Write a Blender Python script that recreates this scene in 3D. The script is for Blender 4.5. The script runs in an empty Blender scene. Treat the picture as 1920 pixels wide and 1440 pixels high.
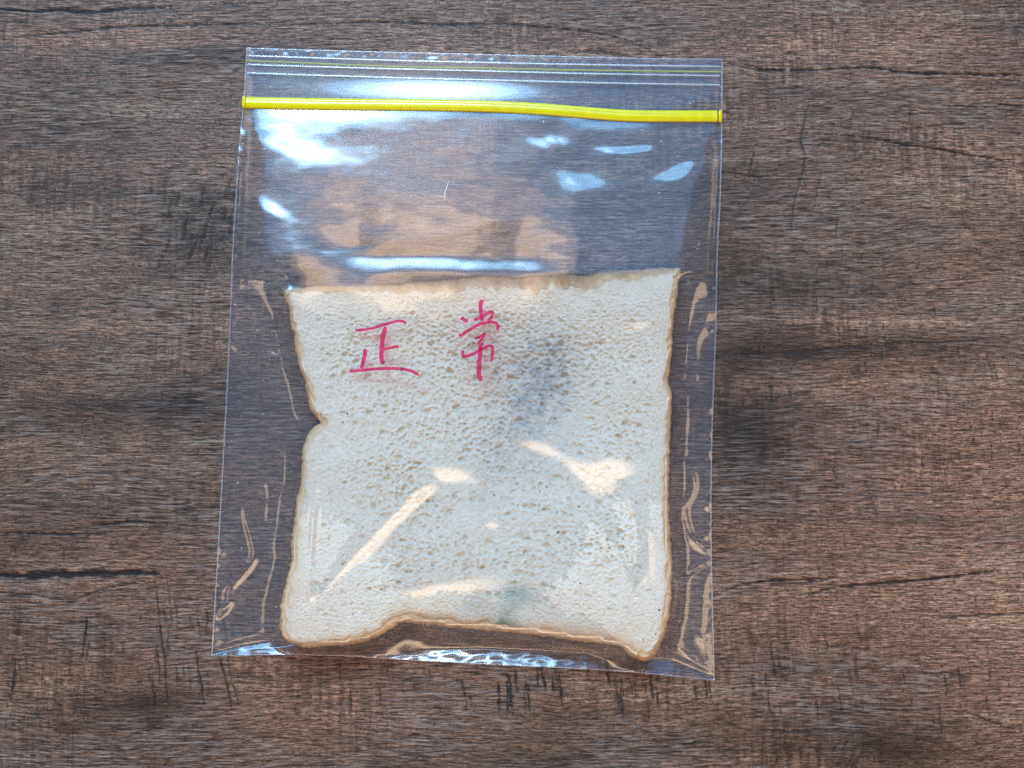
import bpy, math
import numpy as np

# ------------------------------------------------------------------ scene, camera, light
sc = bpy.context.scene
COL = sc.collection
sc.render.engine = 'CYCLES'
sc.cycles.use_denoising = True
sc.cycles.denoising_prefilter = 'FAST'
sc.cycles.transparent_max_bounces = 32
sc.cycles.max_bounces = 8
sc.cycles.diffuse_bounces = 3
sc.cycles.glossy_bounces = 5
sc.cycles.sample_clamp_indirect = 6.0
sc.view_settings.view_transform = 'Standard'
sc.view_settings.look = 'None'
sc.view_settings.exposure = -0.06
sc.view_settings.gamma = 1.0
sc.view_settings.use_curve_mapping = False

LENS, SENSOR = 28.0, 36.0
DIST = 0.2738
TILT = math.radians(4.3)
cam_d = bpy.data.cameras.new('camera')
cam_d.lens = LENS; cam_d.sensor_width = SENSOR
cam_d.clip_start = 0.005; cam_d.clip_end = 50
cam = bpy.data.objects.new('camera', cam_d)
cam.location = (0, -DIST*math.sin(TILT), DIST*math.cos(TILT))
cam.rotation_euler = (TILT, 0, 0)
COL.objects.link(cam)
sc.camera = cam

world = bpy.data.worlds.new('World'); sc.world = world
world.use_nodes = True
wb = world.node_tree.nodes['Background']
wb.inputs[0].default_value = (0.30, 0.50, 0.95, 1)
wb.inputs[1].default_value = 0.20

def area_lamp(name, loc, target, sx, sy, power, color):
    d = bpy.data.lights.new(name, 'AREA')
    d.shape = 'ELLIPSE'; d.size = sx; d.size_y = sy
    d.energy = power; d.color = color
    o = bpy.data.objects.new(name, d)
    o.location = loc
    v = np.array(target, float) - np.array(loc, float)
    import mathutils
    o.rotation_euler = mathutils.Vector(v).to_track_quat('-Z', 'Y').to_euler()
    COL.objects.link(o)
    return o

# big cool window beyond the top edge of the picture, a brighter strip of it, and warm room lamps behind the viewer
area_lamp('window_sky_light', (-0.02, 0.96, 0.92), (0, 0, 0), 1.90, 1.00, 6.0, (0.14, 0.44, 1.0))
area_lamp('window_light', (-0.22, 0.89, 0.73), (0, 0, 0), 1.10, 0.54, 10.5, (0.24, 0.60, 1.0))
area_lamp('window_bright_pane', (-0.22, 0.78, 0.74), (0, 0, 0), 0.46, 0.11, 2.6, (1.0, 0.96, 0.82))
area_lamp('window_pale_pane', (-0.22, 0.82, 0.75), (0, 0, 0), 0.80, 0.30, 4.4, (0.50, 0.78, 1.0))
area_lamp('warm_room_light', (0.06, -0.66, 0.98), (0, 0, 0), 1.60, 0.62, 2.6, (1.0, 0.70, 0.44))
area_lamp('warm_room_lamp', (0.06, -0.58, 0.90), (0, 0, 0), 1.00, 0.22, 1.5, (1.0, 0.74, 0.48))
area_lamp('warm_room_glow', (0.06, -0.62, 0.94), (0, 0, 0), 1.28, 0.42, 2.4, (1.0, 0.72, 0.45))
area_lamp('warm_lamp_right', (0.88, -0.26, 0.84), (0, 0, 0), 0.62, 0.50, 2.7, (1.0, 0.70, 0.44))
area_lamp('warm_lamp_left', (-0.90, -0.28, 0.82), (0, 0, 0), 0.60, 0.32, 1.4, (1.0, 0.72, 0.48))
area_lamp('warm_ceiling_light', (-0.147, 0.42, 0.893), (0, 0, 0), 0.46, 0.30, 0.50, (1.0, 0.64, 0.38))
area_lamp('warm_ceiling_lamp', (-0.147, 0.40, 0.853), (0, 0, 0), 0.26, 0.16, 0.34, (1.0, 0.68, 0.40))

# ------------------------------------------------------------------ helpers
MM = 0.001
ct, st = math.cos(TILT), math.sin(TILT)
CAM = np.array([0, -DIST*st, DIST*ct])

def ray(px, py):
    px = np.asarray(px, float); py = np.asarray(py, float)
    k = SENSOR/LENS/1920.0
    x = (px-960)*k; y = -(py-720)*k
    # camera axes: right X, up (0,ct,st), back (0,-st,ct)
    return np.stack([x, y*ct + st, y*st - ct], -1)

def P(px, py, z_mm):
    """photo pixel + height (mm) -> metres"""
    d = ray(px, py)
    z = np.asarray(z_mm, float)*MM
    t = (z - CAM[2])/d[..., 2]
    return CAM + d*t[..., None]

def hash2(ix, iy, seed):
    h = (ix.astype(np.int64)*374761393 + iy.astype(np.int64)*668265263 + seed*1274126177) & 0x7fffffff
    h = ((h ^ (h >> 13))*1103515245 + 12345) & 0x7fffffff
    h = ((h ^ (h >> 16))*69069 + 1) & 0x7fffffff
    return ((h >> 7) & 0xffff)/65535.0

def noise(x, y, seed=0):
    """gradient noise, about -1..1"""
    x = np.asarray(x, float); y = np.asarray(y, float)
    ix = np.floor(x); iy = np.floor(y); fx = x-ix; fy = y-iy
    ix = ix.astype(np.int64); iy = iy.astype(np.int64)
    u = fx*fx*fx*(fx*(fx*6-15)+10); v = fy*fy*fy*(fy*(fy*6-15)+10)
    def g(a, b, dx, dy):
        an = hash2(a, b, seed)*2*math.pi
        return np.cos(an)*dx + np.sin(an)*dy
    n00 = g(ix, iy, fx, fy); n10 = g(ix+1, iy, fx-1, fy)
    n01 = g(ix, iy+1, fx, fy-1); n11 = g(ix+1, iy+1, fx-1, fy-1)
    return 1.5*((n00*(1-u)+n10*u)*(1-v) + (n01*(1-u)+n11*u)*v)

def fbm(x, y, seed=0, oct=4, gain=0.5):
    s = 0; a = 1; t = 0
    for o in range(oct):
        s = s + a*noise(x*2**o, y*2**o, seed+o*17); t += a; a *= gain
    return s/t

def worley(x, y, seed=0):
    ix = np.floor(x).astype(np.int64); iy = np.floor(y).astype(np.int64)
    f1 = np.full(x.shape, 9.0); f2 = np.full(x.shape, 9.0); cid = np.zeros(x.shape)
    for dx in (-1, 0, 1):
        for dy in (-1, 0, 1):
            a = ix+dx; b = iy+dy
            cx = a + hash2(a, b, seed); cy = b + hash2(a, b, seed+7)
            d = np.hypot(cx-x, cy-y)
            r = hash2(a, b, seed+13)
            new = d < f1
            f2 = np.where(new, f1, np.minimum(f2, d))
            cid = np.where(new, r, cid)
            f1 = np.where(new, d, f1)
    return f1, f2, cid

def sstep(a, b, x):
    t = np.clip((x-a)/(b-a), 0, 1)
    return t*t*(3-2*t)

def spline(pts, n, closed=False):
    """resampled smooth curve through pts"""
    p = np.array(pts, float)
    if closed: p = np.vstack([p[-2:], p, p[:3]])
    else: p = np.vstack([2*p[0]-p[1], p, 2*p[-1]-p[-2]])
    out = []
    m = 12
    t = np.linspace(0, 1, m, endpoint=False)[:, None]
    rng = range(1, len(p)-2)
    for i in rng:
        p0, p1, p2, p3 = p[i-1], p[i], p[i+1], p[i+2]
        out.append(0.5*((2*p1)+(-p0+p2)*t+(2*p0-5*p1+4*p2-p3)*t*t+(-p0+3*p1-3*p2+p3)*t**3))
    q = np.vstack(out + [p[-2][None]])
    if closed: q = q[m:-m] if False else np.vstack(out)[m:-m]; q = np.vstack([q, q[:1]])
    s = np.concatenate([[0], np.cumsum(np.hypot(*np.diff(q[:, :2], axis=0).T))])
    tt = np.linspace(0, s[-1], n)
    return np.stack([np.interp(tt, s, q[:, k]) for k in range(q.shape[1])], -1)

def seg_dist(x, y, pl):
    """distance to polyline and 0..1 position along it"""
    pl = np.array(pl, float)
    L = np.concatenate([[0], np.cumsum(np.hypot(*np.diff(pl, axis=0).T))])
    best = np.full(np.shape(x), 1e9); pos = np.zeros(np.shape(x)); side = np.zeros(np.shape(x))
    for i in range(len(pl)-1):
        ax, ay = pl[i]; bx, by = pl[i+1]
        dx, dy = bx-ax, by-ay; l2 = dx*dx+dy*dy+1e-12
        t = np.clip(((x-ax)*dx+(y-ay)*dy)/l2, 0, 1)
        ex = x-ax-t*dx; ey = y-ay-t*dy
        d = np.hypot(ex, ey)
        m = d < best
        best = np.where(m, d, best)
        pos = np.where(m, (L[i]+t*(L[i+1]-L[i]))/L[-1], pos)
        side = np.where(m, np.sign(dx*ey-dy*ex), side)
    return best, pos, side

def mesh_obj(name, verts, quads, mat, parent=None, attrs=None, tris=None, smooth=True):
    me = bpy.data.meshes.new(name)
    verts = np.asarray(verts, np.float32).reshape(-1, 3)
    quads = np.asarray(quads, np.int32).reshape(-1, 4)
    me.vertices.add(len(verts)); me.vertices.foreach_set('co', verts.ravel())
    nq = len(quads); nt = 0 if tris is None else len(tris)
    loops = quads.ravel()
    starts = np.arange(nq)*4
    if nt:
        tris = np.asarray(tris, np.int32)
        loops = np.concatenate([loops, tris.ravel()])
        starts = np.concatenate([starts, nq*4+np.arange(nt)*3])
    me.loops.add(len(loops)); me.loops.foreach_set('vertex_index', loops.astype(np.int32))
    me.polygons.add(nq+nt); me.polygons.foreach_set('loop_start', starts.astype(np.int32))
    if smooth: me.polygons.foreach_set('use_smooth', np.ones(nq+nt, bool))
    me.update(calc_edges=True)
    for k, v in (attrs or {}).items():
        a = me.attributes.new(k, 'FLOAT', 'POINT')
        a.data.foreach_set('value', np.asarray(v, np.float32).ravel())
    me.materials.append(mat)
    o = bpy.data.objects.new(name, me)
    COL.objects.link(o)
    if parent: o.parent = parent
    return o

def grid_quads(nr, nc, off=0, flip=False, wrap=False):
    r, c = np.meshgrid(np.arange(nr-1), np.arange(nc if wrap else nc-1), indexing='ij')
    c2 = (c+1) % nc
    q = np.stack([r*nc+c, (r+1)*nc+c, (r+1)*nc+c2, r*nc+c2], -1).reshape(-1, 4)+off
    return q[:, ::-1] if flip else q

def empty(name, loc=(0, 0, 0)):
    o = bpy.data.objects.new(name, None); o.location = loc
    o.empty_display_size = 0.02
    COL.objects.link(o); return o

# ---- node helper
class NT:
    def __init__(s, name):
        s.m = bpy.data.materials.new(name); s.m.use_nodes = True
        s.t = s.m.node_tree; s.t.nodes.clear()
        s.out = s.t.nodes.new('ShaderNodeOutputMaterial')
    def n(s, kind, ins=None, **props):
        nd = s.t.nodes.new('ShaderNode'+kind)
        for k, v in props.items(): setattr(nd, k, v)
        for k, v in (ins or {}).items():
            sock = nd.inputs[k]
            if isinstance(v, bpy.types.NodeSocket): s.t.links.new(v, sock)
            elif isinstance(v, bpy.types.Node): s.t.links.new(v.outputs[0], sock)
            else: sock.default_value = v
        return nd
    def math(s, op, a, b=0.0, clamp=False):
        return s.n('Math', {0: a, 1: b}, operation=op, use_clamp=clamp).outputs[0]
    def ramp(s, f, lo, hi, a=0.0, b=1.0):
        return s.n('MapRange', {0: f, 1: lo, 2: hi, 3: a, 4: b}, clamp=True).outputs[0]
    def mix(s, f, a, b, mode='MIX'):
        nd = s.n('Mix', data_type='RGBA', blend_type=mode)
        for sock, v in ((nd.inputs[0], f), (nd.inputs[6], a), (nd.inputs[7], b)):
            if isinstance(v, (bpy.types.NodeSocket,)): s.t.links.new(v, sock)
            else: sock.default_value = v if not isinstance(v, tuple) or len(v) == 4 else v+(1,)
        return nd.outputs[2]
    def tex(s, co, scale, detail=3.0, rough=0.55, scale3=(1, 1, 1), dist=0.0, loc=(0, 0, 0), rot=0.0):
        mp = s.n('Mapping', {0: co, 1: loc, 2: (0, 0, rot), 3: scale3})
        return s.n('TexNoise', {'Vector': mp.outputs[0], 'Scale': scale, 'Detail': detail, 'Roughness': rough, 'Distortion': dist}).outputs[0]
    def attr(s, name):
        return s.n('Attribute', attribute_name=name, attribute_type='GEOMETRY').outputs['Fac']
    def done(s, surf):
        s.t.links.new(surf if isinstance(surf, bpy.types.NodeSocket) else surf.outputs[0], s.out.inputs[0])
        return s.m

# ------------------------------------------------------------------ materials
def mat_wood():
    t = NT('weathered_oak_laminate')
    co = t.n('TexCoord').outputs['Object']
    # slow wander of the grain direction
    wob = t.tex(co, 9, 2, 0.5, (1, 2, 1))
    wv = t.n('Combine' + 'XYZ', {0: 0.0, 1: t.math('MULTIPLY', t.math('SUBTRACT', wob, 0.5), 0.008), 2: 0.0})
    cw = t.n('VectorMath', {0: co, 1: wv.outputs[0]}, operation='ADD').outputs[0]
    tone = t.attr('tone'); red = t.attr('red'); crack = t.attr('crack')
    blot = t.tex(cw, 14, 4, 0.6, (1, 2.6, 1), loc=(3, 1, 0))
    streak = t.tex(cw, 10, 5, 0.62, (1, 16, 1), loc=(1, 7, 0))
    streak2 = t.tex(cw, 26, 4, 0.6, (1, 13, 1), loc=(9, 2, 0))
    fib = t.tex(cw, 105, 3, 0.65, (1, 14, 1), dist=0.0)
    fib2 = t.tex(cw, 300, 2, 0.6, (1, 7.5, 1), loc=(2, 2, 0), dist=0.0)
    vert = t.tex(co, 60, 3, 0.65, (9, 1, 1), loc=(4, 4, 0), rot=0.04)
    pits = t.tex(co, 900, 2, 0.6, (1, 1.8, 1), loc=(7, 3, 0))
    # colour of the print
    base = t.mix(t.ramp(blot, 0.35, 0.68), (0.100, 0.066, 0.046), (0.190, 0.124, 0.083))
    redm = t.math('ADD', t.ramp(streak2, 0.42, 0.75, 0, 0.55), t.math('MULTIPLY', red, 0.95), True)
    base = t.mix(redm, base, (0.215, 0.118, 0.078))
    base = t.mix(t.ramp(streak, 0.48, 0.30, 0, 0.65), base, (0.062, 0.045, 0.036))
    base = t.mix(t.ramp(streak, 0.54, 0.70, 0, 0.55), base, (0.265, 0.200, 0.140))
    mul = t.math('MULTIPLY', t.math('ADD', 1.0, t.math('MULTIPLY', tone, 1.75)), 0.94)
    mul = t.math('MULTIPLY', mul, t.ramp(fib, 0.36, 0.64, 0.42, 1.58))
    mul = t.math('MULTIPLY', mul, t.ramp(fib2, 0.36, 0.64, 0.36, 1.64))
    vm = t.ramp(t.tex(co, 16, 2, 0.5, (1, 1.6, 1), loc=(1, 9, 0)), 0.45, 0.65)
    mul = t.math('MULTIPLY', mul, t.math('ADD', 1.0, t.math('MULTIPLY', vm, t.math('SUBTRACT', t.ramp(vert, 0.36, 0.64, 0.50, 1.40), 1.0))))
    mul = t.math('MULTIPLY', mul, t.ramp(pits, 0.36, 0.46, 0.25, 1.0))
    base = t.mix(1.0, base, (1.08, 1.03, 1.01), 'MULTIPLY')
    col = t.n('VectorMath', {0: base, 3: mul}, operation='SCALE').outputs[0]
    # embossed fibre relief
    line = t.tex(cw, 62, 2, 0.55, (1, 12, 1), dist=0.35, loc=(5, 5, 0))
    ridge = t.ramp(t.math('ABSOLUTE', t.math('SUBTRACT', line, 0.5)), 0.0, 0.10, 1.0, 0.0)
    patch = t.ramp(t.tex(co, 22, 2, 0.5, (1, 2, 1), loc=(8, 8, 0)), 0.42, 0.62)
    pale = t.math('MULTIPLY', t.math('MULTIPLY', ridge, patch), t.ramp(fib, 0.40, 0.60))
    col = t.mix(t.math('MULTIPLY', pale, 0.65), col, (0.36, 0.31, 0.27))  # window glints on the raised fibres, painted in as pale colour
    col = t.mix(crack, col, (0.010, 0.008, 0.008))
    h = t.math('ADD', t.math('MULTIPLY', fib, 0.55), t.math('MULTIPLY', fib2, 0.40))
    h = t.math('ADD', h, t.math('MULTIPLY', t.math('MULTIPLY', ridge, patch), 0.55))
    h = t.math('ADD', h, t.math('MULTIPLY', vert, 0.14))
    h = t.math('ADD', h, t.math('MULTIPLY', t.ramp(pits, 0.3, 0.5), 0.16))
    bump = t.n('Bump', {'Strength': 0.9, 'Distance': 0.0006, 'Height': h})
    rough = t.ramp(fib, 0.3, 0.7, 0.50, 0.32)
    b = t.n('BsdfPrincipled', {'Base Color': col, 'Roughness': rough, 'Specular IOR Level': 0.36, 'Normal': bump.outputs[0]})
    return t.done(b)

def mat_film(name, haze=0.02, refl=0.075, tint=(0.975, 0.98, 0.985), micro=1.0):
    t = NT(name)
    co = t.n('TexCoord').outputs['Object']
    n1 = t.tex(co, 60, 3, 0.5, (1, 1, 1))
    n2 = t.tex(co, 420, 2, 0.5, (0.35, 1, 1), loc=(3, 3, 0))
    h = t.math('ADD', n1, t.math('MULTIPLY', n2, 0.06))
    bump = t.n('Bump', {'Strength': 0.07*micro, 'Distance': 0.0006, 'Height': h})
    lw = t.n('LayerWeight', {'Blend': 0.5})
    fac = t.math('ADD', refl, t.math('MULTIPLY', t.math('POWER', lw.outputs['Facing'], 4.0), 0.8), True)
    ga = t.n('BsdfGlossy', {'Color': (1, 1, 1, 1), 'Roughness': 0.07, 'Normal': bump.outputs[0]})
    gb = t.n('BsdfGlossy', {'Color': (1, 1, 1, 1), 'Roughness': 0.18, 'Normal': bump.outputs[0]})
    g = t.n('MixShader', {0: 0.48, 1: ga, 2: gb})
    tr = t.n('BsdfTransparent', {0: tint+(1,)})
    df = t.n('BsdfDiffuse', {0: (0.74, 0.82, 0.94, 1)})
    body = t.n('MixShader', {0: haze, 1: tr, 2: df})
    return t.done(t.n('MixShader', {0: fac, 1: body, 2: g}))

def mat_ink():
    t = NT('pink_marker_ink')
    co = t.n('TexCoord').outputs['Object']
    n1 = t.tex(co, 700, 2, 0.5)
    tr = t.n('BsdfTransparent', {0: (0.86, 0.12, 0.30, 1)})
    df = t.n('BsdfPrincipled', {'Base Color': (0.78, 0.045, 0.19, 1), 'Roughness': 0.35})
    return t.done(t.n('MixShader', {0: t.ramp(n1, 0.35, 0.65, 0.12, 0.66), 1: tr, 2: df}))

def mat_crumb():
    t = NT('white_bread_crumb')
    co = t.n('TexCoord').outputs['Object']
    rim = t.attr('rim'); stain = t.attr('stain'); grey = t.attr('grey'); hole = t.attr('hole'); big = t.attr('big')
    lat = t.n('CombineXYZ', {0: t.attr('qx'), 1: t.attr('qy'), 2: 0.0}).outputs[0]
    wn = t.n('TexNoise', {'Vector': lat, 'Scale': 0.11, 'Detail': 2.0, 'Roughness': 0.6})
    lat2 = t.n('VectorMath', {0: lat, 1: t.n('VectorMath', {0: wn.outputs['Color'], 3: 9.0}, operation='SCALE').outputs[0]}, operation='ADD').outputs[0]
    fibre = t.n('TexNoise', {'Vector': lat2, 'Scale': 0.34, 'Detail': 3.0, 'Roughness': 0.65}).outputs[0]
    web = t.ramp(t.math('ABSOLUTE', t.math('SUBTRACT', fibre, 0.5)), 0.0, 0.06, 1.0, 0.0)
    n1 = t.tex(co, 40, 4, 0.6); n2 = t.tex(co, 260, 3, 0.6, loc=(3, 0, 0))
    base = t.mix(t.ramp(n1, 0.3, 0.7), (0.755, 0.715, 0.60), (0.80, 0.77, 0.675))
    base = t.mix(t.math('MULTIPLY', web, 0.55), base, (0.83, 0.815, 0.75))
    base = t.mix(t.math('MULTIPLY', hole, 0.85), base, (0.655, 0.58, 0.44))  # shade inside the pores, painted in as a darker tan
    base = t.mix(t.math('MULTIPLY', rim, t.ramp(n2, 0.34, 0.60, 0.25, 1.0)), base, (0.68, 0.49, 0.29))
    base = t.mix(t.math('MULTIPLY', stain, t.ramp(n2, 0.3, 0.65, 0.3, 1)), base, (0.08, 0.25, 0.23))
    base = t.mix(t.math('MULTIPLY', grey, t.ramp(n2, 0.2, 0.7, 0.6, 1)), base, (0.24, 0.29, 0.33))
    speck = t.math('MULTIPLY', t.ramp(t.tex(co, 620, 1, 0.4, loc=(9, 9, 0)), 0.74, 0.77), t.ramp(n1, 0.48, 0.6))
    base = t.mix(speck, base, (0.13, 0.11, 0.08))
    h = t.math('ADD', t.math('MULTIPLY', web, 0.5), fibre)
    bump = t.n('Bump', {'Strength': 0.5, 'Distance': 0.0004, 'Height': h})
    b = t.n('BsdfPrincipled', {'Base Color': base, 'Roughness': 0.9, 'Specular IOR Level': 0.1, 'Normal': bump.outputs[0]})
    return t.done(b)

def mat_crust():
    t = NT('baked_crust')
    co = t.n('TexCoord').outputs['Object']
    f = t.attr('rim'); dk = t.attr('dark')
    n2 = t.tex(co, 380, 4, 0.7); n3 = t.tex(co, 1100, 3, 0.6, loc=(5, 0, 0))
    pale = t.mix(t.ramp(n2, 0.3, 0.7), (0.59, 0.385, 0.205), (0.72, 0.545, 0.345))
    brown = t.mix(t.ramp(n2, 0.3, 0.7), (0.22, 0.088, 0.034), (0.46, 0.20, 0.08))
    k = t.math('ADD', f, t.math('MULTIPLY', t.math('SUBTRACT', n2, 0.5), 1.6), True)
    col = t.mix(k, pale, brown)
    inn = t.attr('inner')
    col = t.mix(t.ramp(t.math('ADD', inn, t.math('MULTIPLY', t.math('SUBTRACT', n2, 0.5), 1.1)), 0.35, 0.75), (0.71, 0.55, 0.355), col)
    col = t.mix(t.math('MULTIPLY', dk, t.ramp(n2, 0.3, 0.65)), col, (0.14, 0.055, 0.024))
    col = t.mix(t.ramp(n3, 0.60, 0.72, 0, 0.55), col, (0.68, 0.50, 0.31))
    bump = t.n('Bump', {'Strength': 0.8, 'Distance': 0.0005, 'Height': t.math('ADD', n2, t.math('MULTIPLY', n3, 0.5))})
    return t.done(t.n('BsdfPrincipled', {'Base Color': col, 'Roughness': 0.8, 'Specular IOR Level': 0.15, 'Normal': bump.outputs[0]}))

def mat_plain(name, col, rough=0.4, trans=0.0, spec=0.5, tint=None):
    t = NT(name)
    co = t.n('TexCoord').outputs['Object']
    n1 = t.tex(co, 300, 2, 0.5)
    c = t.mix(t.ramp(n1, 0.3, 0.7), tuple(0.92*v for v in col), tuple(min(1, 1.04*v) for v in col))
    b = t.n('BsdfPrincipled', {'Base Color': c, 'Roughness': rough, 'Specular IOR Level': spec})
    if trans:
        tr = t.n('BsdfTransparent', {0: (tint or (1, 1, 1))+(1,)})
        return t.done(t.n('MixShader', {0: trans, 1: b, 2: tr}))
    return t.done(b)

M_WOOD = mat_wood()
M_FRONT = mat_film('clear_bag_film', 0.025, 0.085)
M_BACK = mat_film('clear_bag_back_film', 0.02, 0.05, micro=1.0)
M_SEAM = mat_film('welded_film_seam', 0.13, 0.12, micro=2.0)
M_RIB = mat_film('clear_plastic_rib', 0.30, 0.20, micro=0.3)
M_INK = mat_ink()
M_CRUMB = mat_crumb()
M_CRUST = mat_crust()
M_YELLOW = mat_plain('yellow_zip_plastic', (0.74, 0.69, 0.002), 0.16, 0.0, 0.55)
M_LIME = mat_plain('lime_lip_line', (0.62, 0.66, 0.20), 0.35, 0.55, 0.5, (0.93, 0.96, 0.75))
M_SPECK = mat_plain('dry_crumb_speck', (0.85, 0.84, 0.80), 0.6)

# ------------------------------------------------------------------ table top
rng = np.random.default_rng(7)

def world_xy(pts):
    p = np.array(pts, float)
    return P(p[:, 0], p[:, 1], np.zeros(len(p)))[:, :2]

def build_table():
    X = np.concatenate([np.linspace(-0.75, -0.20, 24)[:-1], np.linspace(-0.20, 0.20, 900), np.linspace(0.20, 0.75, 24)[1:]])
    Y = np.concatenate([np.linspace(-0.50, -0.152, 16)[:-1], np.linspace(-0.152, 0.152, 690), np.linspace(0.152, 0.60, 18)[1:]])
    gx, gy = np.meshgrid(X, Y)
    crack = np.zeros_like(gx)
    PX = 0.000183
    lines = [  # photo-space polylines, half width px, strength
        ([(-30, 14), (60, 20), (110, 18), (160, 23), (230, 16), (320, 14)], 4.4, 1.0),
        ([(0, 72), (60, 66), (150, 58), (220, 50), (330, 47), (500, 44)], 2.6, .7),
        ([(360, 18), (430, 8), (520, 4)], 1.6, .6),
        ([(500, 46), (620, 43), (740, 41), (850, 46), (940, 44), (1010, 50), (1100, 58), (1160, 70), (1205, 88), (1240, 106)], 2.0, .9),
        ([(1080, 94), (1140, 98), (1200, 108)], 1.6, .7),
        ([(1355, 116), (1390, 124), (1430, 131), (1480, 131), (1530, 130), (1590, 127), (1640, 126), (1680, 133), (1750, 137), (1850, 139), (1960, 141)], 2.8, 1.0),
        ([(1395, 120), (1420, 126), (1440, 133)], 1.6, .8),
        ([(1600, 124), (1650, 127), (1690, 134)], 1.6, .7),
        ([(1560, 252), (1610, 256), (1655, 262), (1700, 271), (1760, 279), (1810, 289), (1860, 297), (1900, 302)], 2.2, .9),
        ([(1525, 227), (1560, 233), (1580, 230)], 1.5, .6),
        ([(1706, 240), (1740, 237), (1770, 233), (1815, 231)], 1.5, .7),
        ([(1775, 198), (1830, 199), (1872, 200)], 1.5, .8),
        ([(1870, 195), (1900, 197), (1960, 198)], 1.7, .8),
        ([(1860, 184), (1920, 184), (1960, 185)], 1.5, .7),
        ([(1352, 320), (1390, 326), (1445, 336)], 1.8, .8),
        ([(1340, 666), (1450, 662), (1540, 655), (1620, 648), (1700, 642), (1790, 640), (1900, 628)], 1.8, .6),
        ([(1352, 1110), (1380, 1100), (1420, 1092), (1480, 1088), (1530, 1086), (1590, 1081)], 2.2, .85),
        ([(1440, 1096), (1500, 1093), (1545, 1088)], 1.4, .7),
        ([(1515, 1116), (1560, 1103), (1620, 1096), (1690, 1091), (1760, 1084), (1830, 1075), (1880, 1070)], 2.8, 1.0),
        ([(1745, 1160), (1800, 1156), (1850, 1153), (1930, 1150)], 1.8, .7),
        ([(-20, 1078), (60, 1080), (120, 1077), (180, 1075), (240, 1074), (300, 1076)], 7.5, 1.0),
        ([(170, 984), (205, 983), (250, 977), (290, 981), (330, 980)], 2.6, .9),
        ([(-20, 999), (50, 1000), (120, 1002), (200, 1001)], 2.2, .7),
        ([(270, 972), (330, 968)], 1.4, .5),
        ([(20, 1114), (60, 1116), (110, 1124), (150, 1120), (190, 1105), (240, 1095), (275, 1088)], 1.7, .65),
        ([(162, 1152), (160, 1180), (156, 1210), (150, 1243)], 2.2, .75),
        ([(166, 1205), (160, 1242)], 1.6, .6),
        ([(27, 1230), (25, 1270), (18, 1318)], 2.2, .7),
        ([(288, 1080), (295, 1130), (300, 1185), (308, 1240), (312, 1322)], 1.9, .65),
        ([(312, 1080), (318, 1130), (322, 1180)], 1.7, .5),
        ([(366, 1220), (374, 1270), (383, 1328)], 2.2, .65),
        ([(410, 1230), (424, 1280), (432, 1320)], 2.2, .65),
        ([(436, 1280), (448, 1325)], 2.0, .6),
        ([(360, 1391), (400, 1388), (470, 1384), (540, 1382)], 1.8, .6),
        ([(40, 245), (160, 235), (250, 231), (420, 233)], 1.5, .4),
        ([(1810, 1335), (1850, 1350), (1885, 1362)], 1.8, .6),
        ([(1420, 1365), (1480, 1372), (1580, 1366)], 2.0, .5),
        ([(1640, 1300), (1670, 1340), (1672, 1322)], 1.6, .4),
        ([(1520, 180), (1503, 260), (1510, 300), (1490, 380), (1484, 440)], 2.2, .45),
        ([(1540, 320), (1525, 400)], 2.0, .3),
        ([(1415, 285), (1405, 330)], 2.2, .45),
        ([(1708, 190), (1706, 240)], 1.3, .4),
        ([(1565, 10), (1560, 90)], 1.5, .35),
        ([(1690, 0), (1680, 60)], 1.6, .3),
    ]
    def scat(n, x0, x1, y0, y1, l0, l1, lean, w, s):
        for _ in range(n):
            x = rng.uniform(x0, x1); y = rng.uniform(y0, y1); l = rng.uniform(l0, l1); k = lean+rng.normal()*0.05
            pts = [(x+k*l*f+rng.normal()*0.9, y+l*f) for f in (0, .33, .66, 1)]
            lines.append((pts, w*rng.uniform(.7, 1.25), s*rng.uniform(.6, 1.4)))
    scat(34, 860, 1345, 1235, 1290, 30, 75, .13, 1.9, .62)
    scat(20, 400, 860, 1225, 1330, 20, 50, .06, 1.5, .35)
    scat(26, 280, 470, 1100, 1290, 25, 80, .08, 1.8, .45)
    scat(30, 1400, 1860, 1200, 1320, 20, 70, .13, 1.7, .45)
    scat(46, 1400, 1915, 560, 900, 15, 45, .14, 1.5, .42)
    scat(26, 1380, 1915, 880, 1060, 12, 40, .2, 1.4, .30)
    scat(22, 300, 460, 330, 480, 20, 60, -.35, 3.0, .42)
    scat(14, 1450, 1640, 1360, 1430, 15, 40, -.6, 2.0, .4)
    scat(14, 0, 200, 1180, 1420, 30, 90, -.03, 1.5, .32)
    scat(40, 0, 460, 60, 1060, 8, 26, -.05, 1.7, .34)
    scat(30, 1360, 1915, 10, 520, 12, 50, -.04, 1.5, .30)
    for pts, w, s in lines:
        q = world_xy(spline(pts, max(8, 6*len(pts)))) if len(pts) > 2 else world_xy(pts)
        m = 9*PX
        i0, i1 = np.searchsorted(X, [q[:, 0].min()-m, q[:, 0].max()+m]); j0, j1 = np.searchsorted(Y, [q[:, 1].min()-m, q[:, 1].max()+m])
        if i1 <= i0 or j1 <= j0: continue
        sx = gx[j0:j1, i0:i1]; sy = gy[j0:j1, i0:i1]
        d, pos, side = seg_dist(sx, sy, q)
        d = d/PX + side*noise(sx/PX/9, sy/PX/9, 31)*1.3*min(1, w/2)
        ww = 1.45*w*np.sqrt(np.clip(4*pos*(1-pos), 0.05, 1))*(0.75+0.55*noise(sx/PX/16, sy/PX/16, 5))
        c = np.clip(1.35*s, 0, 1)*(1-sstep(0.45, 1.2, np.abs(d)/np.maximum(ww, .4)))
        crack[j0:j1, i0:i1] = np.maximum(crack[j0:j1, i0:i1], c)
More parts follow.
